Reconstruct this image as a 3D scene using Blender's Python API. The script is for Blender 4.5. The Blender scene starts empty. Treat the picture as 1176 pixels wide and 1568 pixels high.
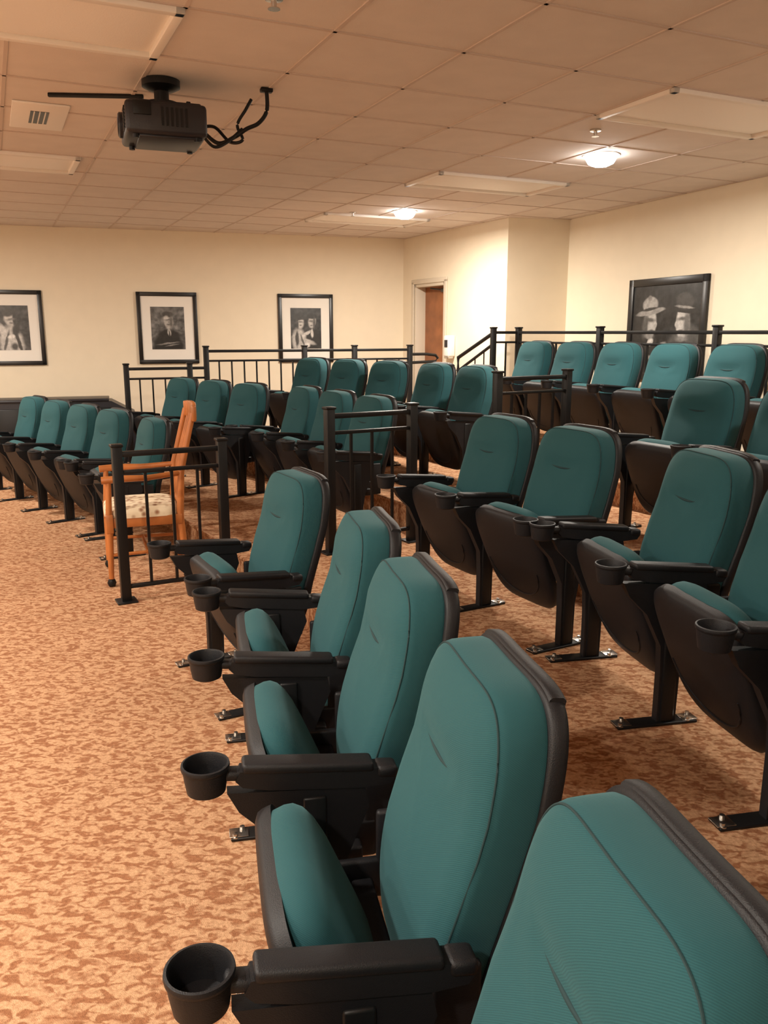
import bpy, bmesh, math, random
from mathutils import Vector, Matrix
random.seed(3)
KY = 1.05
def K(x, y): return (x, y*KY)
scene = bpy.context.scene
scene.view_settings.view_transform = 'Standard'
scene.view_settings.look = 'None'

# ---------------------------------------------------------------- materials
def new_mat(name):
    m = bpy.data.materials.new(name); m.use_nodes = True
    nt = m.node_tree; b = nt.nodes['Principled BSDF']
    return m, nt, b
def simple(name, col, rough=0.5, metal=0.0, bump=0.0, bscale=200.0, var=0.0, spec=0.5):
    m, nt, b = new_mat(name)
    b.inputs['Base Color'].default_value = (*col, 1)
    b.inputs['Roughness'].default_value = rough
    b.inputs['Metallic'].default_value = metal
    b.inputs['Specular IOR Level'].default_value = spec
    tc = nt.nodes.new('ShaderNodeTexCoord')
    n = nt.nodes.new('ShaderNodeTexNoise'); n.inputs['Scale'].default_value = bscale
    n.inputs['Detail'].default_value = 3
    nt.links.new(tc.outputs['Object'], n.inputs['Vector'])
    if bump > 0:
        bp = nt.nodes.new('ShaderNodeBump'); bp.inputs['Strength'].default_value = bump
        bp.inputs['Distance'].default_value = 0.002
        nt.links.new(n.outputs['Fac'], bp.inputs['Height'])
        nt.links.new(bp.outputs['Normal'], b.inputs['Normal'])
    if var > 0:
        n2 = nt.nodes.new('ShaderNodeTexNoise'); n2.inputs['Scale'].default_value = 6
        nt.links.new(tc.outputs['Object'], n2.inputs['Vector'])
        r = nt.nodes.new('ShaderNodeValToRGB')
        r.color_ramp.elements[0].position = .3; r.color_ramp.elements[1].position = .7
        r.color_ramp.elements[0].color = (*[c*(1-var) for c in col], 1)
        r.color_ramp.elements[1].color = (*[min(1, c*(1+var)) for c in col], 1)
        nt.links.new(n2.outputs['Fac'], r.inputs['Fac'])
        nt.links.new(r.outputs['Color'], b.inputs['Base Color'])
    return m
def emis(name, col, s):
    m, nt, b = new_mat(name)
    b.inputs['Base Color'].default_value = (*col, 1)
    b.inputs['Emission Color'].default_value = (*col, 1)
    b.inputs['Emission Strength'].default_value = s
    return m

def fabric_mat():
    m, nt, b = new_mat('teal_fabric')
    b.inputs['Roughness'].default_value = 0.85
    b.inputs['Specular IOR Level'].default_value = .3
    b.inputs['Sheen Weight'].default_value = 0.14
    b.inputs['Sheen Tint'].default_value = (.4, .75, .78, 1)
    tc = nt.nodes.new('ShaderNodeTexCoord')
    w = nt.nodes.new('ShaderNodeTexWave'); w.wave_type = 'BANDS'; w.bands_direction = 'DIAGONAL'
    w.inputs['Scale'].default_value = 130; w.inputs['Distortion'].default_value = 1.0
    nt.links.new(tc.outputs['Object'], w.inputs['Vector'])
    n = nt.nodes.new('ShaderNodeTexNoise'); n.inputs['Scale'].default_value = 900
    nt.links.new(tc.outputs['Object'], n.inputs['Vector'])
    mx = nt.nodes.new('ShaderNodeMath'); mx.operation = 'ADD'
    nt.links.new(w.outputs['Fac'], mx.inputs[0]); nt.links.new(n.outputs['Fac'], mx.inputs[1])
    bp = nt.nodes.new('ShaderNodeBump'); bp.inputs['Strength'].default_value = .3; bp.inputs['Distance'].default_value = .0008
    nt.links.new(mx.outputs[0], bp.inputs['Height']); nt.links.new(bp.outputs['Normal'], b.inputs['Normal'])
    r = nt.nodes.new('ShaderNodeValToRGB')
    r.color_ramp.elements[0].color = (.009, .052, .061, 1); r.color_ramp.elements[1].color = (.013, .073, .083, 1)
    nt.links.new(w.outputs['Fac'], r.inputs['Fac']); nt.links.new(r.outputs['Color'], b.inputs['Base Color'])
    return m
M_FAB = fabric_mat()
M_SEAM = simple('teal_seam', (.004, .026, .030), .8)
M_PLA = simple('black_plastic', (.0075, .0075, .009), .5, 0, .35, 500, spec=.32)
M_BLK = simple('black_powdercoat', (.006, .006, .0065), .42, 0, .1, 300, spec=.3)
M_MET = simple('chrome_steel', (.6, .58, .55), .25, 1.0)
M_WALL = simple('cream_wall_paint', (.82, .725, .565), .8, 0, .2, 120, .015)
M_TRIM = simple('door_trim_paint', (.66, .58, .46), .5)
M_DOOR = simple('door_wood', (.30, .11, .04), .45, 0, .1, 30, .2)
M_TILE = simple('acoustic_tile', (.72, .65, .60), .9, 0, .6, 220, .03)
M_TBAR = simple('tbar_enamel', (.60, .50, .44), .6)
M_LENS = simple('troffer_lens', (.93, .90, .86), .5, 0, .3, 150)
M_WHITE = simple('white_enamel', (.86, .82, .77), .5)
M_LAMP = emis('downlight_glow', (1, .96, .90), 40)
M_FRAME = simple('frame_black', (.010, .009, .009), .35)
M_MAT = simple('mat_board', (.84, .81, .75), .85)
M_PROJ = simple('projector_plastic', (.013, .013, .018), .4, 0, .2, 300)
M_GLASS = simple('lens_glass', (.02, .02, .04), .08)
M_WOOD = simple('oak_wood', (.41, .135, .034), .38, 0, .15, 40, .25)

def carpet_mat():
    m, nt, b = new_mat('patterned_carpet')
    b.inputs['Roughness'].default_value = .95; b.inputs['Specular IOR Level'].default_value = .1
    tc = nt.nodes.new('ShaderNodeTexCoord')
    mp = nt.nodes.new('ShaderNodeMapping'); mp.inputs['Scale'].default_value = (1.0, 1.7, 1.0)
    mp.inputs['Rotation'].default_value = (0, 0, math.radians(20))
    nt.links.new(tc.outputs['Object'], mp.inputs['Vector'])
    n1 = nt.nodes.new('ShaderNodeTexNoise'); n1.inputs['Scale'].default_value = 27
    n1.inputs['Detail'].default_value = 1.3; n1.inputs['Distortion'].default_value = .9; n1.inputs['Roughness'].default_value = .45
    nt.links.new(mp.outputs[0], n1.inputs['Vector'])
    r1 = nt.nodes.new('ShaderNodeValToRGB')
    e = r1.color_ramp.elements
    e[0].position = .41; e[0].color = (0, 0, 0, 1); e[1].position = .56; e[1].color = (1, 1, 1, 1)
    nt.links.new(n1.outputs['Fac'], r1.inputs['Fac'])
    v = nt.nodes.new('ShaderNodeTexNoise'); v.inputs['Scale'].default_value = 110; v.inputs['Detail'].default_value = 3
    nt.links.new(tc.outputs['Object'], v.inputs['Vector'])
    mix = nt.nodes.new('ShaderNodeMixRGB')
    mix.inputs[1].default_value = (.32, .142, .070, 1); mix.inputs[2].default_value = (.55, .325, .185, 1)
    nt.links.new(r1.outputs['Color'], mix.inputs[0])
    mul = nt.nodes.new('ShaderNodeMixRGB'); mul.blend_type = 'MULTIPLY'; mul.inputs[0].default_value = .7
    r2 = nt.nodes.new('ShaderNodeValToRGB')
    r2.color_ramp.elements[0].position = .3; r2.color_ramp.elements[0].color = (.6, .55, .5, 1)
    r2.color_ramp.elements[1].position = .7; r2.color_ramp.elements[1].color = (1.1, 1.1, 1.1, 1)
    nt.links.new(v.outputs['Fac'], r2.inputs['Fac'])
    nt.links.new(mix.outputs[0], mul.inputs[1]); nt.links.new(r2.outputs[0], mul.inputs[2])
    nt.links.new(mul.outputs[0], b.inputs['Base Color'])
    n3 = nt.nodes.new('ShaderNodeTexNoise'); n3.inputs['Scale'].default_value = 350
    nt.links.new(tc.outputs['Object'], n3.inputs['Vector'])
    bp = nt.nodes.new('ShaderNodeBump'); bp.inputs['Strength'].default_value = .6; bp.inputs['Distance'].default_value = .004
    nt.links.new(n3.outputs['Fac'], bp.inputs['Height']); nt.links.new(bp.outputs[0], b.inputs['Normal'])
    return m
M_CARPET = carpet_mat()
def floral_mat():
    m, nt, b = new_mat('floral_upholstery')
    b.inputs['Roughness'].default_value = .9
    tc = nt.nodes.new('ShaderNodeTexCoord')
    n = nt.nodes.new('ShaderNodeTexVoronoi'); n.inputs['Scale'].default_value = 22
    nt.links.new(tc.outputs['Object'], n.inputs['Vector'])
    r = nt.nodes.new('ShaderNodeValToRGB')
    e = r.color_ramp.elements; e[0].position = .15; e[0].color = (.30, .15, .08, 1); e[1].position = .45; e[1].color = (.72, .60, .42, 1)
    nt.links.new(n.outputs['Distance'], r.inputs['Fac']); nt.links.new(r.outputs[0], b.inputs['Base Color'])
    return m
M_FLORAL = floral_mat()

_pc = [0]
def photo_mat(bg, shapes, iw, ih, warp=.03):
    """black and white print: soft blended shapes (cx,cz,rx,rz,rot,grey,soft), coords in fractions of the print"""
    _pc[0] += 1
    m, nt, b = new_mat('black_white_print_%d' % _pc[0]); b.inputs['Roughness'].default_value = .35
    tc = nt.nodes.new('ShaderNodeTexCoord')
    n = nt.nodes.new('ShaderNodeTexNoise'); n.inputs['Scale'].default_value = 12; n.inputs['Detail'].default_value = 4
    nt.links.new(tc.outputs['Object'], n.inputs['Vector'])
    sub = nt.nodes.new('ShaderNodeVectorMath'); sub.operation = 'SUBTRACT'; sub.inputs[1].default_value = (.5, .5, .5)
    nt.links.new(n.outputs['Color'], sub.inputs[0])
    sc = nt.nodes.new('ShaderNodeVectorMath'); sc.operation = 'SCALE'; sc.inputs['Scale'].default_value = warp
    nt.links.new(sub.outputs[0], sc.inputs[0])
    ad = nt.nodes.new('ShaderNodeVectorMath'); ad.operation = 'ADD'
    nt.links.new(tc.outputs['Object'], ad.inputs[0]); nt.links.new(sc.outputs[0], ad.inputs[1])
    n2 = nt.nodes.new('ShaderNodeTexNoise'); n2.inputs['Scale'].default_value = 14; n2.inputs['Detail'].default_value = 6
    nt.links.new(tc.outputs['Object'], n2.inputs['Vector'])
    rb = nt.nodes.new('ShaderNodeValToRGB'); rb.color_ramp.elements[0].position = .35; rb.color_ramp.elements[1].position = .7
    rb.color_ramp.elements[0].color = (bg*.5,)*3+(1,); rb.color_ramp.elements[1].color = (bg*1.8,)*3+(1,)
    nt.links.new(n2.outputs['Fac'], rb.inputs['Fac'])
    cur = rb.outputs[0]
    for (cx, cz, rx, rz, rot, g, soft) in shapes:
        s0 = nt.nodes.new('ShaderNodeVectorMath'); s0.operation = 'SUBTRACT'; s0.inputs[1].default_value = (cx*iw, 0, cz*ih)
        nt.links.new(ad.outputs[0], s0.inputs[0])
        vr = nt.nodes.new('ShaderNodeVectorRotate'); vr.rotation_type = 'Y_AXIS'; vr.inputs['Angle'].default_value = rot
        nt.links.new(s0.outputs[0], vr.inputs['Vector'])
        mu = nt.nodes.new('ShaderNodeVectorMath'); mu.operation = 'MULTIPLY'; mu.inputs[1].default_value = (1/(rx*iw), 0, 1/(rz*ih))
        nt.links.new(vr.outputs[0], mu.inputs[0])
        ln = nt.nodes.new('ShaderNodeVectorMath'); ln.operation = 'LENGTH'; nt.links.new(mu.outputs[0], ln.inputs[0])
        mr = nt.nodes.new('ShaderNodeMapRange'); mr.interpolation_type = 'SMOOTHSTEP'
        mr.inputs['From Min'].default_value = 1+soft; mr.inputs['From Max'].default_value = 1-soft
        nt.links.new(ln.outputs['Value'], mr.inputs['Value'])
        mx = nt.nodes.new('ShaderNodeMixRGB'); mx.inputs[2].default_value = (g, g*.97, g*.93, 1)
        nt.links.new(mr.outputs[0], mx.inputs[0]); nt.links.new(cur, mx.inputs[1]); cur = mx.outputs[0]
    n4 = nt.nodes.new('ShaderNodeTexNoise'); n4.inputs['Scale'].default_value = 30; n4.inputs['Detail'].default_value = 6
    nt.links.new(tc.outputs['Object'], n4.inputs['Vector'])
    r4 = nt.nodes.new('ShaderNodeValToRGB'); r4.color_ramp.elements[0].position = .36; r4.color_ramp.elements[1].position = .62
    r4.color_ramp.elements[0].color = (.4, .4, .4, 1); r4.color_ramp.elements[1].color = (1.2, 1.2, 1.2, 1)
    nt.links.new(n4.outputs['Fac'], r4.inputs['Fac'])
    mm = nt.nodes.new('ShaderNodeMixRGB'); mm.blend_type = 'MULTIPLY'; mm.inputs[0].default_value = .4
    nt.links.new(cur, mm.inputs[1]); nt.links.new(r4.outputs[0], mm.inputs[2])
    nt.links.new(mm.outputs[0], b.inputs['Base Color'])
    return m

# ---------------------------------------------------------------- mesh builder
class MB:
    def __init__(s): s.v = []; s.f = []; s.m = []; s.sm = []; s.mats = []
    def mi(s, mat):
        if mat not in s.mats: s.mats.append(mat)
        return s.mats.index(mat)
    def add(s, vs, fs, mat, smooth=False, M=None):
        o = len(s.v)
        for p in vs:
            p = Vector(p)
            if M is not None: p = M @ p
            s.v.append(tuple(p))
        k = s.mi(mat)
        for f in fs:
            s.f.append([i+o for i in f]); s.m.append(k); s.sm.append(smooth)
    def box(s, c, size, mat, r=0.0, M=None, seg=2):
        bm = bmesh.new(); bmesh.ops.create_cube(bm, size=1)
        for v in bm.verts: v.co = Vector((v.co.x*size[0], v.co.y*size[1], v.co.z*size[2]))
        if r > 0:
            bmesh.ops.bevel(bm, geom=bm.edges[:], offset=r, segments=seg, affect='EDGES', profile=.5)
        for v in bm.verts: v.co += Vector(c)
        bm.verts.index_update()
        s.add([v.co.copy() for v in bm.verts], [[v.index for v in f.verts] for f in bm.faces], mat, r > 0, M)
        bm.free()
    def tube(s, pts, rad, mat, n=10, M=None, caps=True):
        pts = [Vector(p) for p in pts]; vs = []; fs = []
        for i, p in enumerate(pts):
            t = (pts[min(i+1, len(pts)-1)] - pts[max(i-1, 0)]).normalized()
            up = Vector((0, 0, 1)) if abs(t.z) < .95 else Vector((1, 0, 0))
            a = t.cross(up).normalized(); b = a.cross(t).normalized()
            rr = rad[i] if isinstance(rad, (list, tuple)) else rad
            for k in range(n):
                an = 2*math.pi*k/n
                vs.append(p + a*math.cos(an)*rr + b*math.sin(an)*rr)
        for i in range(len(pts)-1):
            for k in range(n):
                k2 = (k+1) % n
                fs.append([i*n+k, i*n+k2, (i+1)*n+k2, (i+1)*n+k])
        if caps:
            fs.append(list(range(n))[::-1]); fs.append([(len(pts)-1)*n+k for k in range(n)])
        s.add(vs, fs, mat, True, M)
    def lathe(s, prof, mat, n=32, M=None):
        vs = []; fs = []
        for r, z in prof:
            for k in range(n):
                a = 2*math.pi*k/n; vs.append((r*math.cos(a), r*math.sin(a), z))
        for i in range(len(prof)-1):
            for k in range(n):
                k2 = (k+1) % n
                fs.append([i*n+k, i*n+k2, (i+1)*n+k2, (i+1)*n+k])
        s.add(vs, fs, mat, True, M)
    def prism(s, poly, t0, t1, mat, axis='y', M=None):
        n = len(poly)
        if axis == 'y': vs = [(p[0], t0, p[1]) for p in poly]+[(p[0], t1, p[1]) for p in poly]
        else: vs = [(p[0], p[1], t0) for p in poly]+[(p[0], p[1], t1) for p in poly]
        fs = [list(range(n)), [n+i for i in range(n)][::-1]]
        for i in range(n):
            j = (i+1) % n; fs.append([i, i+n, j+n, j])
        s.add(vs, fs, mat, False, M)
    def slab(s, W, H, rings, mat, n=4.5, N=72, taper=None, deform=None, M=None, closeback=True):
        vs = []; fs = []
        ol = []
        for k in range(N):
            a = 2*math.pi*k/N
            c, q = math.cos(a), math.sin(a)
            ol.append((math.copysign(abs(c)**(2/n), c), math.copysign(abs(q)**(2/n), q)))
        for (x, o) in rings:
            if isinstance(o, tuple): sy = sz = o[1]
            else: sy = 1-o/(W/2); sz = 1-o/(H/2)
            for (a, b) in ol:
                z = b*H/2*sz
                wy = W/2*(taper(z/(H/2)) if taper else 1)
                vs.append((x, a*wy*sy, z))
        R = len(rings)
        for i in range(R-1):
            for k in range(N):
                k2 = (k+1) % N
                fs.append([i*N+k, i*N+k2, (i+1)*N+k2, (i+1)*N+k])
        if closeback: fs.append(list(range(N))[::-1])
        fs.append([(R-1)*N+k for k in range(N)])
        if deform: vs = [deform(*p) for p in vs]
        s.add(vs, fs, mat, True, M)
    def mesh(s, name):
        me = bpy.data.meshes.new(name)
        me.from_pydata(s.v, [], s.f)
        for m in s.mats: me.materials.append(m)
        me.polygons.foreach_set('material_index', s.m)
        me.polygons.foreach_set('use_smooth', s.sm)
        me.update()
        bm = bmesh.new(); bm.from_mesh(me)
        bmesh.ops.recalc_face_normals(bm, faces=bm.faces)
        bm.to_mesh(me); bm.free()
        try: me.set_sharp_from_angle(angle=math.radians(50))
        except Exception: pass
        return me
    def obj(s, name, loc=(0, 0, 0), rz=0):
        o = bpy.data.objects.new(name, s.mesh(name))
        scene.collection.objects.link(o); o.location = loc; o.rotation_euler = (0, 0, rz)
        return o

# ---------------------------------------------------------------- room
CH = 2.80
FL = K(-7, 9.05); C1 = K(.266, 11.25); C2 = K(1.384, 9.21); C3 = K(2.10, 9.36); NR = K(6.45, -1.45); NL = K(-7, -1.45)
ROOM = [NL, NR, C3, C2, C1, FL]
def wallseg(name, p, q, T=.12, zlo=0.0):
    p = Vector(p); q = Vector(q); L = (q-p).length; ang = math.atan2(q.y-p.y, q.x-p.x)
    mb = MB(); mb.box((L/2, T/2, (CH+zlo)/2), (L, T, CH-zlo), M_WALL)
    mb.obj(name, (p.x, p.y, 0), ang)
    return ang
A_FAR = wallseg('wall_far', FL, C1)
c1v, c2v = Vector(C1), Vector(C2)
DW = (c2v-c1v).length
def dw_t(y): return (11.25-y)/(11.25-9.21)*DW
d0, d1, dh = dw_t(11.0), dw_t(10.31), 2.2
dd = (c2v-c1v)/DW
A_DOOR = math.atan2(dd.y, dd.x)
wallseg('wall_door_side', c1v, c1v+dd*d0, T=.2)
wallseg('wall_beside_door', c1v+dd*d1, c2v, T=.2)
wallseg('wall_above_door', c1v+dd*d0, c1v+dd*d1, T=.2, zlo=dh)
A_COL = wallseg('wall_column', C2, C3)
A_R = wallseg('wall_right', C3, NR)
wallseg('wall_near', NR, NL); wallseg('wall_left', NL, FL)
mb = MB(); mb.prism(ROOM, -.1, 0, M_CARPET, axis='z'); mb.obj('floor')
mb = MB(); mb.prism(ROOM, CH, CH+.08, M_TILE, axis='z'); mb.obj('ceiling')

# ceiling T grid
TH = math.radians(25); cU, sU = math.cos(TH), math.sin(TH)
CELL = .63; U0, V0 = 1.443, 3.586
def UV(u, v): return (u*cU - v*sU, u*sU + v*cU)
def inside(p):
    x, y = p; c = False; n = len(ROOM)
    for i in range(n):
        x1, y1 = ROOM[i]; x2, y2 = ROOM[(i+1) % n]
        if (y1 > y) != (y2 > y) and x < (x2-x1)*(y-y1)/(y2-y1)+x1: c = not c
    return c
mb = MB()
for fam in range(2):
    for i in range(-26, 27):
        run = None; t = -14
        while t < 18:
            c = (U0+i*CELL, t) if fam == 0 else (t, V0+i*CELL)
            ins = inside(UV(*c))
            if ins and run is None: run = t
            if (not ins) and run is not None:
                a, b = run, t-.05
                if b-a > .1:
                    w = .009
                    cc = [(U0+i*CELL-w, a), (U0+i*CELL+w, a), (U0+i*CELL+w, b), (U0+i*CELL-w, b)] if fam == 0 else \
                         [(a, V0+i*CELL-w), (b, V0+i*CELL-w), (b, V0+i*CELL+w), (a, V0+i*CELL+w)]
                    mb.prism([UV(*q) for q in cc], CH-.005, CH+.001, M_TBAR, axis='z')
                run = None
            t += .05
mb.obj('ceiling_grid')
def troffer(iu, iv):
    u0, v0 = U0+iu*CELL, V0+iv*CELL
    c = UV(u0+CELL, v0+CELL/2)
    mb = MB(); W, D = 2*CELL, CELL
    for (cx, cy, sx, sy) in [(0, D/2-.02, W, .04), (0, -D/2+.02, W, .04), (W/2-.02, 0, .04, D), (-W/2+.02, 0, .04, D)]:
        mb.box((cx, cy, -.012), (sx, sy, .030), M_WHITE, .004)
    vs = []; fs = []; nx_, ny_ = 14, 8
    for i in range(nx_+1):
        for j in range(ny_+1):
            a = -1+2*i/nx_; b_ = -1+2*j/ny_
            vs.append((a*(W/2-.035), b_*(D/2-.035), -.004-.022*(1-abs(a)**6)*(1-abs(b_)**3)))
    for i in range(nx_):
        for j in range(ny_):
            k = i*(ny_+1)+j; fs.append([k, k+1, k+ny_+2, k+ny_+1])
    mb.add(vs, fs, M_LENS, True)
    mb.obj('ceiling_troffer', (c[0], c[1], CH-.001), TH)
for t in [(-3, 0), (3, 0), (3, 4), (3, 8), (-3.15, 5)]: troffer(*t)

def downlight(x, y, e):
    mb = MB()
    mb.lathe([(.118, 0), (.132, -.006), (.116, -.012), (.110, -.006), (.110, .0)], M_WHITE, 36)
    mb.lathe([(.111, -.004), (.107, -.030), (.09, -.058), (.05, -.076), (.0005, -.082)], M_LAMP, 36)  # glowing dome bulges below the trim, lamp bloom put into its shape
    o = mb.obj('recessed_downlight', (x, y, CH-.001))
    l = bpy.data.lights.new('downlight_lamp', 'AREA'); l.shape = 'DISK'; l.size = .18; l.energy = e
    l.color = (1, .915, .80)
    lo = bpy.data.objects.new('downlight_lamp', l); scene.collection.objects.link(lo)
    lo.parent = o; lo.location = (0, 0, -.10)
for x, y, e in [(1.56, 6.36, 85), (.218, 9.17, 115), (-4.6, 7.2, 120), (-3.9, 3.4, 125), (-2.0, 1.3, 105), (-.9, -.7, 62),
                (2.9, 3.55, 32), (-4.6, 0, 100), (3.6, .1, 25)]:
    downlight(x, y, e)
def sprinkler(x, y):
    mb = MB()
    mb.lathe([(.035, 0), (.035, -.008), (.012, -.010), (.010, -.035), (.024, -.038), (.024, -.041), (.0005, -.041)], M_MET, 20)
    mb.obj('fire_sprinkler', (x, y, CH-.001))
for p in [(1.33, 5.6), (-.33, 9.25), (-.42, 3.50)]: sprinkler(*p)
mb = MB(); mb.box((0, 0, -.006), (.62, .30, .012), M_WHITE, .003); mb.box((0, 0, -.011), (.3, .1, .006), M_FRAME)
for i in range(3): mb.box((0, -.03+.03*i, -.015), (.3, .006, .006), M_WHITE)
mb.obj('ceiling_air_vent', (-2.03, 5.25, CH-.001), TH+math.pi/2)

# ---------------------------------------------------------------- tiers
def offset_poly(pts, d):
    out = []; segs = []
    for i in range(len(pts)-1):
        a, b = Vector(pts[i]), Vector(pts[i+1]); t = (b-a).normalized(); n = Vector((t.y, -t.x))
        segs.append((a+n*d, b+n*d))
    out.append(segs[0][0])
    for i in range(len(segs)-1):
        p, q = segs[i]; r, s_ = segs[i+1]
        d1v = q-p; d2v = s_-r; den = d1v.x*d2v.y-d1v.y*d2v.x
        t = ((r.x-p.x)*d2v.y-(r.y-p.y)*d2v.x)/den
        out.append(p+d1v*t)
    out.append(segs[-1][1]); return out
L1 = [K(.25, -1.4), K(-.70, 2.95), K(-2.42, 5.83), K(-5.2, 8.85)]
L2 = [K(1.57, -1.4), K(.62, 3.22), K(-1.36, 6.62), K(-4.1, 9.6)]
L3 = [K(2.95, -1.4), K(1.9, 3.65), K(-.18, 7.1), K(-3.0, 10.2)]
def railY(x): return (9.53+.376*x)*KY
def tier(L, off, z0, z1):
    e = offset_poly(L, off)
    p, q = e[-2], e[-1]
    for k in range(1001):
        c = p.lerp(q, k/1000)
        if c.y > railY(c.x)+.06: break
    e[-1] = c
    e[0].y = K(0, -1.42)[1]
    poly = [tuple(v) for v in e] + [(.35, railY(.35)+.06), K(1.34, 9.17), K(2.06, 9.31), K(6.39, -1.42)]
    mb = MB(); mb.prism(poly, z0, z1, M_CARPET, axis='z')
    for i in range(len(e)-1):
        a, b = e[i], e[i+1]
        mb.tube([(a.x, a.y, z1-.012), (b.x, b.y, z1-.012)], .014, M_CARPET, 8)
    mb.obj('floor_tier')
tier(L1, .80, 0, .17); tier(L2, .80, .17, .35); tier(L3, .74, .35, .53)

# ---------------------------------------------------------------- theater seat
SW = .625
def make_seat(near_arm, far_arm):
    mb = MB()
    zc, H = .622, .632
    BX = .358
    LEAN = .132
    def dback(dx):
        def f(x, y, z):
            t = (z+H/2)/H
            lean = LEAN*t - .02*math.sin(math.pi*min(1, t*1.6))
            wrap = .018*(abs(y)/.25)**2
            dim = 0
            if x < .02:
                dim = .012*math.exp(-((z-.135)/.022)**2)*max(0, 1-(abs(y)/.12)**2) - .012*math.exp(-((z-.21)/.05)**2)*max(0, 1-(abs(y)/.22)**2)
            return (x+dx+lean+wrap+dim, y, z+zc)
        return f
    tap = lambda z: 1.0-.08*max(0, z)**2-.12*max(0, -z)**1.5
    W = .480; T = .105
    rings = [(T, .03), (T, .006), (T*.85, 0), (T*.5, .0), (T*.26, .001), (T*.15, .004), (T*.07, .011), (T*.02, .022), (-.002, .036)]
    rings += [(-.004-.008*(1-s_), ('s', s_)) for s_ in (.80, .72, .64, .56, .48, .40, .32, .24, .16, .08, .02)]
    mb.slab(W, H, rings, M_FAB, n=4.8, N=96, taper=tap, deform=dback(BX))
    fn = dback(BX)
    N = 80; pts = []
    for k in range(N+1):
        a = math.radians(-80)+math.radians(340)*k/N
        c, q = math.cos(a), math.sin(a); n = 4.8
        yy = math.copysign(abs(c)**(2/n), c); zz = math.copysign(abs(q)**(2/n), q)
        z = zz*(H/2-.006); y = yy*(W/2-.006)*tap(zz)
        pts.append(fn(T*.11, y, z))
    mb.tube([p for p in pts if p[2] > .36], .0020, M_SEAM, 6)
    cp = []; cr = []
    for k in range(17):
        y = -.075+.15*k/16; s_ = (y/.075)
        cp.append(fn(-.0095, y, .137-.008*(1-s_*s_))); cr.append(.0008+.0042*(1-s_*s_))
    mb.tube(cp, cr, M_SEAM, 8)
    # shell
    H2 = .655
    def dshell(x, y, z):
        t = (z+H/2)/H
        lean = LEAN*t-.02*math.sin(math.pi*max(0, min(1, t*1.6)))
        return (x+BX+lean+.012*(abs(y)/.25)**2, y, z+zc-.008)
    rs = [(.142, .06), (.144, .04), (.141, .015), (.134, .004), (.124, 0), (.104, 0), (.100, .004), (.099, .02)]
    mb.slab(.494, H2, rs, M_PLA, n=5.2, taper=tap, deform=dshell)
    vs = []
    for k in range(25):
        y = -.175+.35*k/24
        zt = H2/2+.001-.018*(abs(y)/.18)**5
        a = dshell(.103, y, zt-.016); b_ = dshell(.105, y, zt+.001); c_ = dshell(.110, y, zt+.005); d_ = dshell(.130, y, zt+.003); e_ = dshell(.137, y, zt-.003); f_ = dshell(.137, y, zt-.018)
        vs += [a, b_, c_, d_, e_, f_]
    fs = []
    for k in range(24):
        for j in range(6):
            j2 = (j+1) % 6; fs.append([k*6+j, k*6+j2, (k+1)*6+j2, (k+1)*6+j])
    fs += [[0, 1, 2, 3, 4, 5], [144+5, 144+4, 144+3, 144+2, 144+1, 144]]
    mb.add(vs, fs, M_PLA, True)
    # ---- pan (tipped up)
    tip = Vector((.115, 0, .562)); hin = Vector((.305, 0, .118))
    dz = (tip-hin).normalized(); nx = Vector((dz.z, 0, -dz.x))
    c0 = (tip+hin)/2
    M = Matrix(((nx.x, 0, dz.x, c0.x), (0, 1, 0, 0), (nx.z, 0, dz.z, c0.z), (0, 0, 0, 1)))
    PH = (tip-hin).length+.02
    ptap = lambda z: 1.0-.10*(1-z)/2-.10*max(0, -z)**3
    def dpan(x, y, z):
        t = (z+PH/2)/PH
        return (x-.026*math.sin(math.pi*min(1, max(0, t)))*(1-(y/.3)**2), y, z)
    mb.slab(.500, PH, [(.022, .02), (.022, .0), (0, 0), (-.010, .002), (-.018, .012), (-.023, .03), (-.025, .06), (-.025, ('s', .6)), (-.025, ('s', .2))], M_PLA, n=5, taper=ptap, deform=dpan, M=M)
    ep = []
    for k in range(25):
        a = math.pi*(1+k/24)
        ep.append(dpan(-.0255, .18*math.cos(a), -.02+.16*math.sin(a)))
    mb.tube(ep, .0035, M_PLA, 6, M=M)
    mb.slab(.450, PH-.09, [(.0, .01), (.012, 0), (.038, 0), (.055, .004), (.070, .016), (.081, .035), (.088, .06), (.092, ('s', .6)), (.094, ('s', .3)), (.094, ('s', .05))], M_FAB, n=4,
            taper=ptap, M=M @ Matrix.Translation((.010, 0, .048)))
    # cross beam & hinge brackets
    mb.box((.34, 0, .30), (.05, SW-.04, .05), M_PLA, .008)
    for s_ in (-1, 1):
        mb.box((.33, s_*.245, .32), (.15, .022, .10), M_PLA, .008)
        mb.box((.42, s_*.243, .38), (.09, .02, .22), M_PLA, .008)
    # ---- arms & standards
    def arm(y0):
        A = Matrix.Translation((0, y0, 0)) @ Matrix(((1, 0, 0, 0), (0, 1, 0, 0), (-.09, 0, 1, 0), (0, 0, 0, 1)))
        mb.lathe([(.0005, .540), (.034, .540), (.043, .545), (.048, .575), (.0505, .598), (.0535, .600), (.0545, .606), (.0535, .611), (.049, .612), (.0465, .607),
                  (.0445, .58), (.040, .556), (.0005, .553)], M_PLA, 40, M=Matrix.Translation((0, y0, 0)))
        mb.box((.065, 0, .585), (.06, .038, .026), M_PLA, .010, M=A)
        prof = [(.065, .575), (.08, .560), (.14, .552), (.36, .553), (.42, .563), (.435, .585), (.42, .602), (.10, .602), (.075, .598)]
        mb.prism(prof, -.022, .022, M_PLA, M=A)
        mb.box((.230, 0, .606), (.30, .056, .024), M_PLA, .009, M=A, seg=3)
        mb.box((.412, 0, .592), (.05, .052, .03), M_PLA, .010, M=A)
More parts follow.
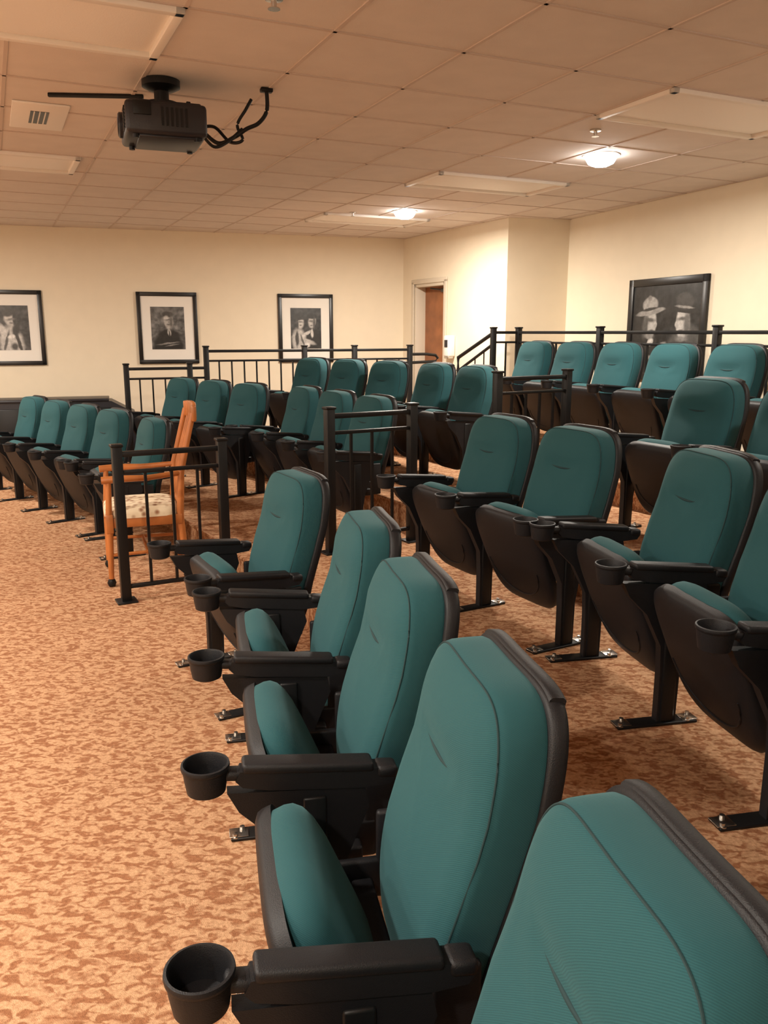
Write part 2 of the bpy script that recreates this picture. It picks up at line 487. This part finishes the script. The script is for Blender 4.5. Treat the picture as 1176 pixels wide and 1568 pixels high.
        prof = [(.045, .54), (.36, .52), (.37, .47), (.34, .40), (.30, .30), (.282, .20), (.278, .008), (.205, .008), (.205, .20), (.20, .30), (.14, .42), (.07, .49)]
        mb.prism(prof, -.017, .017, M_PLA, M=Matrix.Translation((0, y0, 0)))
        mb.box((.242, y0, .26), (.055, .046, .50), M_BLK, .006)
        mb.box((.205, y0, .006), (.31, .062, .010), M_BLK, .003)
        for bx in (.075, .335):
            for by in (-.014, .014):
                mb.lathe([(.013, .010), (.013, .013), (.008, .014), (.008, .022), (.0005, .023)], M_MET, 12, M=Matrix.Translation((bx+by*.8, y0+by*1.3, 0)))
            mb.box((bx, y0, .0125), (.06, .05, .003), M_MET, .001)
    if near_arm: arm(-SW/2)
    if far_arm: arm(SW/2)
    return mb.mesh('theater_seat_mesh')
SEAT_F = make_seat(False, True); SEAT_B = make_seat(True, True)
def seat(x, y, z, deg, both=False):
    o = bpy.data.objects.new('theater_seat', SEAT_B if both else SEAT_F)
    scene.collection.objects.link(o)
    o.location = (x, y*KY, z); o.rotation_euler = (0, 0, math.radians(deg))
    return o
def row(x, y, dx, dy, n, z, deg, first_both=True):
    for i in range(n): seat(x+dx*i, y+dy*i, z, deg, both=(i == 0 and first_both))
T2, T3, T4 = .17, .35, .53
row(-.084, .130, 0, 0, 1, 0, 11.7)
seat(-.216, .737, 0, 11.7)
row(-.336, 1.318, -.131, .603, 3, 0, 11.7, False)
row(-.88, 3.24, 0, 0, 1, 0, 28.5)
row(1.195, .555, -.119, .585, 5, T2, 11.5)
row(.45, 3.52, -.29, .52, 2, T2, 28.5)
row(2.24, 1.95, -.12, .585, 3, T3, 11.5)
row(1.74, 3.945, -.29, .52, 2, T3, 28.5)
row(2.65, 4.61, -.27, .54, 7, T4, 25.4)
row(-2.18, 5.565, 0, 0, 1, 0, 29)
row(-2.63, 6.14, -.41, .44, 4, 0, 41.6)
row(-.55, 5.465, -.30, .50, 3, T2, 29)
row(-1.62, 6.80, -.41, .44, 3, T2, 41.6)
row(.28, 6.315, -.30, .52, 2, T3, 29)
row(-.36, 7.37, -.41, .44, 3, T3, 41.6)

# ---------------------------------------------------------------- railings
def rail_run(mb, p, q, zb, zt, post0=True, post1=True, sp=.13, bot=True, ps=.055):
    p = Vector((p[0], p[1])); q = Vector((q[0], q[1])); L = (q-p).length; ang = math.atan2(q.y-p.y, q.x-p.x)
    M = Matrix.Translation((p.x, p.y, 0)) @ Matrix.Rotation(ang, 4, 'Z')
    for use, x in ((post0, 0), (post1, L)):
        if use:
            mb.box((x, 0, (zb+zt)/2), (ps, ps, zt-zb), M_BLK, .003, M=M)
            mb.box((x, 0, zt+.006), (ps+.014, ps+.014, .016), M_BLK, .004, M=M)
            mb.box((x, 0, zb+.005), (ps+.06, ps+.06, .010), M_BLK, .002, M=M)
    mb.box((L/2, 0, zt-.045), (L, .042, .03), M_BLK, .004, M=M)
    mb.box((L/2, 0, zt-.15), (L, .03, .022), M_BLK, .003, M=M)
    if bot: mb.box((L/2, 0, zb+.09), (L, .03, .022), M_BLK, .003, M=M)
    n = max(1, int(L/sp))
    for i in range(1, n):
        mb.box((L*i/n, 0, (zb+.09+zt-.15)/2), (.016, .016, zt-zb-.24), M_BLK, 0, M=M)
for a, b, z in [(K(-1.52, 4.45), K(-.98, 4.72), 0), (K(-.34, 4.90), K(.185, 5.2), T2), (K(.82, 5.75), K(1.40, 6.1), T3)]:
    mb = MB(); rail_run(mb, a, b, z, z+.92, sp=.125); mb.obj('aisle_railing')
def RP(x): return (x, railY(x))
mb = MB()
rail_run(mb, RP(-2.74), RP(-2.12), 0, 1.22)
rail_run(mb, RP(-2.12), RP(-1.95), 0, 1.22, False, False)
for a, b in [(-1.95, -.91), (-.91, -.345), (-.345, .31)]:
    rail_run(mb, RP(a), RP(b), .0 if a < -1.9 else .2, 1.40, a == -1.95, True, bot=True)
e = RP(.31)
mb.tube([(e[0], e[1], 1.30), (e[0]+.2, e[1]+.12, 1.30), (e[0]+.32, e[1]+.18, 1.285), (e[0]+.35, e[1]+.2, 1.25), (e[0]+.32, e[1]+.18, 1.21), (e[0], e[1], 1.20)], .018, M_BLK, 10)
mb.obj('walkway_railing')
mb = MB()
P = [K(3.3, 5.3), K(2.7, 6.54), K(2.08, 7.77), K(1.49, 8.93)]
for i in range(3): rail_run(mb, P[i], P[i+1], T4, 1.60, i == 0, True)
rail_run(mb, P[3], K(1.2, 8.85), T4, 1.60, False, True)
a = K(1.2, 8.85); b = K(.86, 9.3)
mb.tube([(a[0], a[1], 1.55), (b[0], b[1], 1.27), (b[0], b[1], 1.12)], .022, M_BLK, 8)
mb.tube([(a[0], a[1], 1.43), (b[0], b[1], 1.12), (b[0], b[1], T4)], .018, M_BLK, 8)
for i in range(1, 4):
    t = i/4; x = a[0]+(b[0]-a[0])*t; y = a[1]+(b[1]-a[1])*t
    mb.tube([(x, y, .6), (x, y, 1.43-.31*t)], .008, M_BLK, 6)
mb.obj('stair_railing')

# ---------------------------------------------------------------- pictures
def picture(x, y, z, ang, W, H, fw, matw, bg, shapes, warp=.03):
    mb = MB(); D = .03
    for (cx, cz, sx, sz) in [(0, H/2-fw/2, W, fw), (0, -H/2+fw/2, W, fw), (W/2-fw/2, 0, fw, H), (-W/2+fw/2, 0, fw, H)]:
        mb.box((cx, -D/2, cz), (sx, D, sz), M_FRAME, .003)
    mb.box((0, -.008, 0), (W-fw, .012, H-fw), M_MAT)
    iw, ih = W-2*fw-2*matw[0], H-2*fw-2*matw[1]
    mb.box((0, -.0155, 0), (iw, .002, ih), photo_mat(bg, shapes, iw, ih, warp))
    mb.obj('framed_picture', (x, y, z), ang)
def wp(x): return (x, (11.25+.303*(x-.266))*KY - .003)
per1 = [(.0, -.38, .32, .42, .1, .55, .2), (-.2, -.1, .1, .22, .5, .6, .3), (.14, -.05, .1, .16, -.3, .04, .4), (0, .2, .15, .17, .1, .55, .25), (-.03, .34, .2, .08, .2, .05, .3), (.12, .2, .06, .16, 0, .04, .4),
        (0, .19, .12, .03, .1, .2, .8), (.02, .11, .06, .02, 0, .2, .7), (.18, -.3, .05, .3, .25, .04, .4), (-.14, -.3, .04, .25, -.3, .10, .4), (.0, -.2, .09, .05, .3, .8, .4), (.06, -.42, .10, .08, 0, .06, .5)]
per2 = [(.0, -.5, .46, .44, 0, .02, .15), (-.0, -.18, .32, .16, 0, .022, .25), (.03, -.10, .05, .08, 0, .55, .35), (.03, -.14, .018, .09, 0, .02, .4), (.02, .17, .14, .19, .05, .42, .18), (.0, .32, .17, .07, .1, .06, .3),
        (.10, .14, .05, .15, 0, .14, .7), (.01, .2, .11, .022, 0, .14, .8), (.02, .085, .055, .015, 0, .14, .7), (.03, .14, .02, .035, 0, .24, .7), (-.04, .25, .06, .04, 0, .55, .6), (-.02, -.36, .3, .018, .12, .25, .5), (.1, -.40, .18, .012, .2, .25, .6)]
per3 = [(-.22, -.33, .24, .33, .1, .5, .2), (.22, -.35, .24, .36, -.1, .025, .2), (-.19, .15, .115, .15, .1, .5, .25), (-.21, .28, .18, .08, .1, .04, .25), (-.28, .14, .04, .14, 0, .05, .5), (.2, .16, .12, .15, -.1, .48, .25), (.2, .30, .17, .07, -.15, .03, .25),
        (.27, .14, .04, .14, 0, .08, .6), (-.18, .16, .09, .02, 0, .14, .8), (.18, .18, .09, .02, 0, .14, .8), (-.18, .07, .04, .015, 0, .15, .7), (.18, .07, .04, .015, 0, .15, .7),
        (0, -.13, .2, .04, .5, .6, .4), (.08, -.33, .22, .05, -.3, .5, .4), (-.3, -.25, .05, .2, 0, .06, .4), (.2, -.12, .04, .1, 0, .65, .4), (.0, -.42, .12, .06, .2, .7, .4), (-.12, -.3, .03, .15, .3, .1, .5)]
for x, sh, bg in [(-4.52, per1, .05), (-2.76, per2, .13), (-1.05, per3, .035)]:
    p = wp(x); picture(p[0], p[1], 1.61, A_FAR, .745, .89, .05, (.115, .13), bg, sh)
# two men in wide-brimmed hats, three-quarter profiles
cow = [(-.34, -.30, .22, .42, .15, .03, .12), (.32, -.34, .30, .40, -.1, .085, .12), (.32, -.3, .03, .35, .2, .03, .3),
       (-.22, .07, .095, .17, -.1, .45, .14), (-.29, .05, .045, .15, -.1, .10, .5), (-.145, .06, .03, .035, .5, .45, .3), (-.22, .115, .075, .022, -.1, .10, .6), (-.19, -.015, .045, .014, -.1, .12, .6), (-.22, -.07, .06, .03, 0, .25, .6),
       (-.22, .205, .215, .035, .12, .30, .15), (-.23, .29, .115, .085, .08, .36, .15), (-.23, .238, .115, .018, .1, .04, .3), (-.24, .36, .03, .03, 0, .2, .5),
       (.26, .07, .095, .18, .08, .55, .14), (.32, .05, .045, .16, .05, .14, .5), (.18, .06, .028, .035, -.5, .52, .3), (.25, .12, .07, .020, .1, .12, .6), (.225, -.015, .05, .014, .1, .12, .6), (.25, -.10, .08, .03, 0, .22, .6),
       (.25, .215, .235, .03, -.10, .025, .15), (.27, .31, .125, .095, -.08, .055, .15), (.27, .248, .125, .014, -.1, .28, .3),
       (-.05, -.22, .10, .05, .6, .5, .25), (-.02, -.30, .10, .035, .3, .45, .25), (-.12, -.36, .12, .035, -.4, .38, .3), (.08, -.26, .03, .10, .5, .42, .3), (-.20, -.14, .05, .04, .5, .65, .3), (.24, -.19, .045, .05, 0, .6, .3)]
px, py = (2.52+2.93)/2, (8.31+7.31)/2*KY
picture(px-.006, py-.003, 1.58, A_R, 1.12, .98, .07, (.0, .0), .02, cow, .022)

# door
Md = Matrix.Translation((C1[0], C1[1], 0)) @ Matrix.Rotation(A_DOOR, 4, 'Z')
mb = MB(); w = d1-d0-.01; hh = dh-.005
mb.box((0, .17, hh/2), (w-.08, .045, hh-.04), M_DOOR, .004)
mb.box((-w/2+.03, .09, hh/2), (.05, .18, hh), M_TRIM, .003); mb.box((w/2-.03, .09, hh/2), (.05, .18, hh), M_TRIM, .003)
mb.box((0, .09, hh-.025), (w, .18, .05), M_TRIM, .003)
for s_ in (-1, 1): mb.box((s_*(w/2+.015), -.010, hh/2), (.06, .014, hh+.04), M_TRIM, .004)
mb.box((0, -.010, hh+.02), (w+.09, .014, .06), M_TRIM, .004)
mb.box((.22, .125, hh-.1), (.22, .04, .05), M_FRAME, .005); mb.tube([(.15, .12, hh-.1), (-.1, .08, hh-.07)], .01, M_FRAME, 6)
mb.lathe([(.0005, 0), (.03, 0), (.03, .05), (.0005, .06)], M_MET, 16, M=Matrix.Translation((-w/2+.12, .15, 1.0)) @ Matrix.Rotation(math.pi/2, 4, 'X'))
pc = Md @ Vector(((d0+d1)/2, 0, 0)); mb.obj('door_1', pc, A_DOOR)
mb = MB(); mb.box((0, .235, CH/2), (w+.5, .06, CH), M_WALL); mb.obj('wall_door_recess', pc, A_DOOR)
mb = MB(); mb.box((0, -.05, 0), (.12, .10, .26), M_WHITE, .015); mb.box((0, -.103, .03), (.07, .006, .09), M_PROJ, .002); mb.box((0, -.06, -.14), (.10, .08, .03), M_MET, .008)
t = dw_t(10.15); pd = Md @ Vector((t, -.002, 0)); mb.obj('sanitizer_dispenser', (pd.x, pd.y, 1.39), A_DOOR)
mb = MB(); L = (Vector(C1)-Vector(FL)).length; mb.box((L/2, -.008, .05), (L-.1, .015, .1), M_FRAME, .003); mb.obj('baseboard_far', (FL[0], FL[1], 0), A_FAR)

# ---------------------------------------------------------------- projector
mb = MB()
mb.box((0, 0, -.205), (.37, .37, .14), M_PROJ, .018, seg=3)
mb.box((0, 0, -.140), (.33, .32, .03), M_PROJ, .01)
mb.box((0.02, 0, -.279), (.29, .30, .014), M_PROJ, .004)
for sx, sy in [(-.14, -.14), (.14, -.14), (-.14, .14), (.14, .14)]:
    mb.lathe([(.014, -.275), (.014, -.292), (.0005, -.292)], M_BLK, 12, M=Matrix.Translation((sx, sy, 0)))
ML = Matrix.Translation((-.185, .06, -.200)) @ Matrix.Rotation(-math.pi/2, 4, 'Y')
mb.lathe([(.058, -.01), (.058, .014), (.050, .020), (.044, .018), (.042, .005)], M_PROJ, 28, M=ML)
mb.lathe([(.043, .006), (.03, .012), (.0005, .016)], M_GLASS, 28, M=ML)
for i in range(7): mb.box((-.187, -.10, -.25+.015*i), (.006, .09, .007), M_BLK, 0)
for i in range(6): mb.box((-.02+.022*i, -.187, -.20), (.010, .005, .08), M_BLK, 0)
mb.box((-.11, -.188, -.17), (.08, .008, .06), M_BLK, .003)
mb.lathe([(.09, 0), (.09, -.03), (.06, -.045), (.035, -.05), (.035, -.09), (.08, -.10), (.08, -.135), (.0005, -.135)], M_BLK, 24)
for s_ in (-1, 1):
    mb.box((0, s_*.09, -.125), (.24, .02, .02), M_BLK, .004); mb.box((s_*.11, 0, -.12), (.02, .24, .02), M_BLK, .004)
def curve(pts, r):
    out = []; P_ = [Vector(p) for p in pts]; P_ = [P_[0]]+P_+[P_[-1]]
    for i in range(1, len(P_)-2):
        for k in range(8):
            t = k/8; a, b, c, d = P_[i-1], P_[i], P_[i+1], P_[i+2]
            out.append(.5*((2*b)+(-a+c)*t+(2*a-5*b+4*c-d)*t*t+(-a+3*b-3*c+d)*t**3))
    out.append(P_[-2]); mb.tube(out, r, M_BLK, 8)
curve([(.17, -.02, -.20), (.26, .0, -.26), (.34, -.02, -.23), (.40, -.03, -.19), (.46, -.04, -.16), (.50, -.05, -.10), (.50, -.05, 0)], .010)
curve([(.17, .04, -.19), (.25, .03, -.18), (.32, .0, -.25), (.38, -.02, -.24), (.36, 0, -.17), (.40, -.02, -.10), (.43, -.02, -.05)], .008)
curve([(.17, -.08, -.24), (.23, -.06, -.29), (.30, -.04, -.26), (.38, -.02, -.19)], .008)
mb.box((.50, -.05, -.01), (.06, .04, .02), M_BLK, .005)
pj = (-1.13, 4.56); mb.obj('ceiling_projector', (pj[0], pj[1], CH-.002), math.radians(20))
bpy.data.objects['ceiling_projector'].scale = (1.06, 1.06, 1.06)
mb = MB(); mb.box((0, 0, -.01), (.5, .022, .02), M_BLK, .004); mb.obj('ceiling_dark_slot', (-1.54, 4.80, CH-.001), math.radians(4))  # thin black box added to stand for a dark linear slot in the ceiling

# ---------------------------------------------------------------- wooden armchair
mb = MB()
hw = .235
for s_ in (-1, 1):
    mb.tube([(0, s_*hw, .05), (.01, s_*hw, .44)], [.016, .023], M_WOOD, 12); mb.box((.01, s_*hw, .40), (.045, .045, .12), M_WOOD, .006)
    mb.tube([(.01, s_*hw, .44), (.02, s_*hw, .66)], [.020, .016], M_WOOD, 12)
    mb.lathe([(.0005, .0), (.02, .004), (.028, .025), (.02, .046), (.0005, .052)], M_BLK, 14, M=Matrix.Translation((0, s_*hw, 0)))
    mb.lathe([(.0005, .0), (.02, .004), (.028, .025), (.02, .046), (.0005, .052)], M_BLK, 14, M=Matrix.Translation((.47, s_*(hw-.03), 0)))
    mb.tube([(.47, s_*(hw-.03), .05), (.44, s_*(hw-.03), .42), (.46, s_*(hw-.03), .70), (.55, s_*(hw-.04), 1.06)], [.018, .024, .021, .016], M_WOOD, 10)
    mb.tube([(-.02, s_*hw, .672), (.1, s_*(hw+.01), .678), (.25, s_*(hw+.005), .675), (.46, s_*(hw-.03), .69)], [.024, .022, .018, .016], M_WOOD, 10)
    mb.tube([(.01, s_*hw, .2), (.46, s_*(hw-.03), .2)], .011, M_WOOD, 8)
    mb.box((.23, s_*(hw-.01), .40), (.44, .022, .06), M_WOOD, .004)
mb.box((.01, 0, .40), (.022, .45, .06), M_WOOD, .004); mb.box((.44, 0, .40), (.022, .40, .06), M_WOOD, .004)
mb.tube([(.23, -hw, .2), (.23, hw, .2)], .011, M_WOOD, 8)
for i in range(9):
    t = (i-4)/4; mb.box((.555+.02*(1-t*t), t*.2, 1.07-.012*t*t), (.026, .058, .10), M_WOOD, .008)
mb.box((.445, 0, .50), (.022, .40, .035), M_WOOD, .004)
for i in range(5):
    y = -.14+.07*i
    mb.tube([(.445, y, .50), (.475, y, .72), (.565, y*1.05, 1.04)], [.008, .010, .008], M_WOOD, 8)
Mc = Matrix.Translation((.215, 0, .455)) @ Matrix.Rotation(math.pi/2, 4, 'Y')
mb.slab(.48, .46, [(.03, .02), (.028, 0), (0, 0), (-.018, .006), (-.032, .022), (-.040, .05), (-.046, ('s', .6)), (-.05, ('s', .3)), (-.05, ('s', .05))], M_FLORAL, n=5, M=Mc)
ang = math.radians(20)
mb.obj('wooden_armchair', (-1.70-hw*math.sin(ang), 4.97+hw*math.cos(ang), 0), ang)

# ---------------------------------------------------------------- low cabinet behind left seats
mb = MB()
mb.prism([(-1.2, 0), (-1.2, .80), (.85, .80), (1.1, .66), (1.1, 0)], -.22, .22, M_PROJ)
mb.box((-.2, 0, .815), (2.05, .47, .03), M_PROJ, .008)
for i in range(5): mb.box((-1.0+.42*i, -.222, .40), (.38, .012, .66), M_BLK, .006)
mb.obj('low_black_cabinet', (-3.95, 9.35, 0), A_FAR)

# ---------------------------------------------------------------- world + camera
w = bpy.data.worlds.new('World'); scene.world = w; w.use_nodes = True
w.node_tree.nodes['Background'].inputs[0].default_value = (1, .85, .7, 1); w.node_tree.nodes['Background'].inputs[1].default_value = .3
cam = bpy.data.cameras.new('Camera'); co = bpy.data.objects.new('Camera', cam); scene.collection.objects.link(co)
cam.sensor_fit = 'VERTICAL'; cam.sensor_height = 36; cam.lens = 36*1269/1568
cam.clip_start = .02
co.location = (0, 0, 1.55); co.rotation_euler = (math.radians(90-12.19), 0, 0)
scene.camera = co
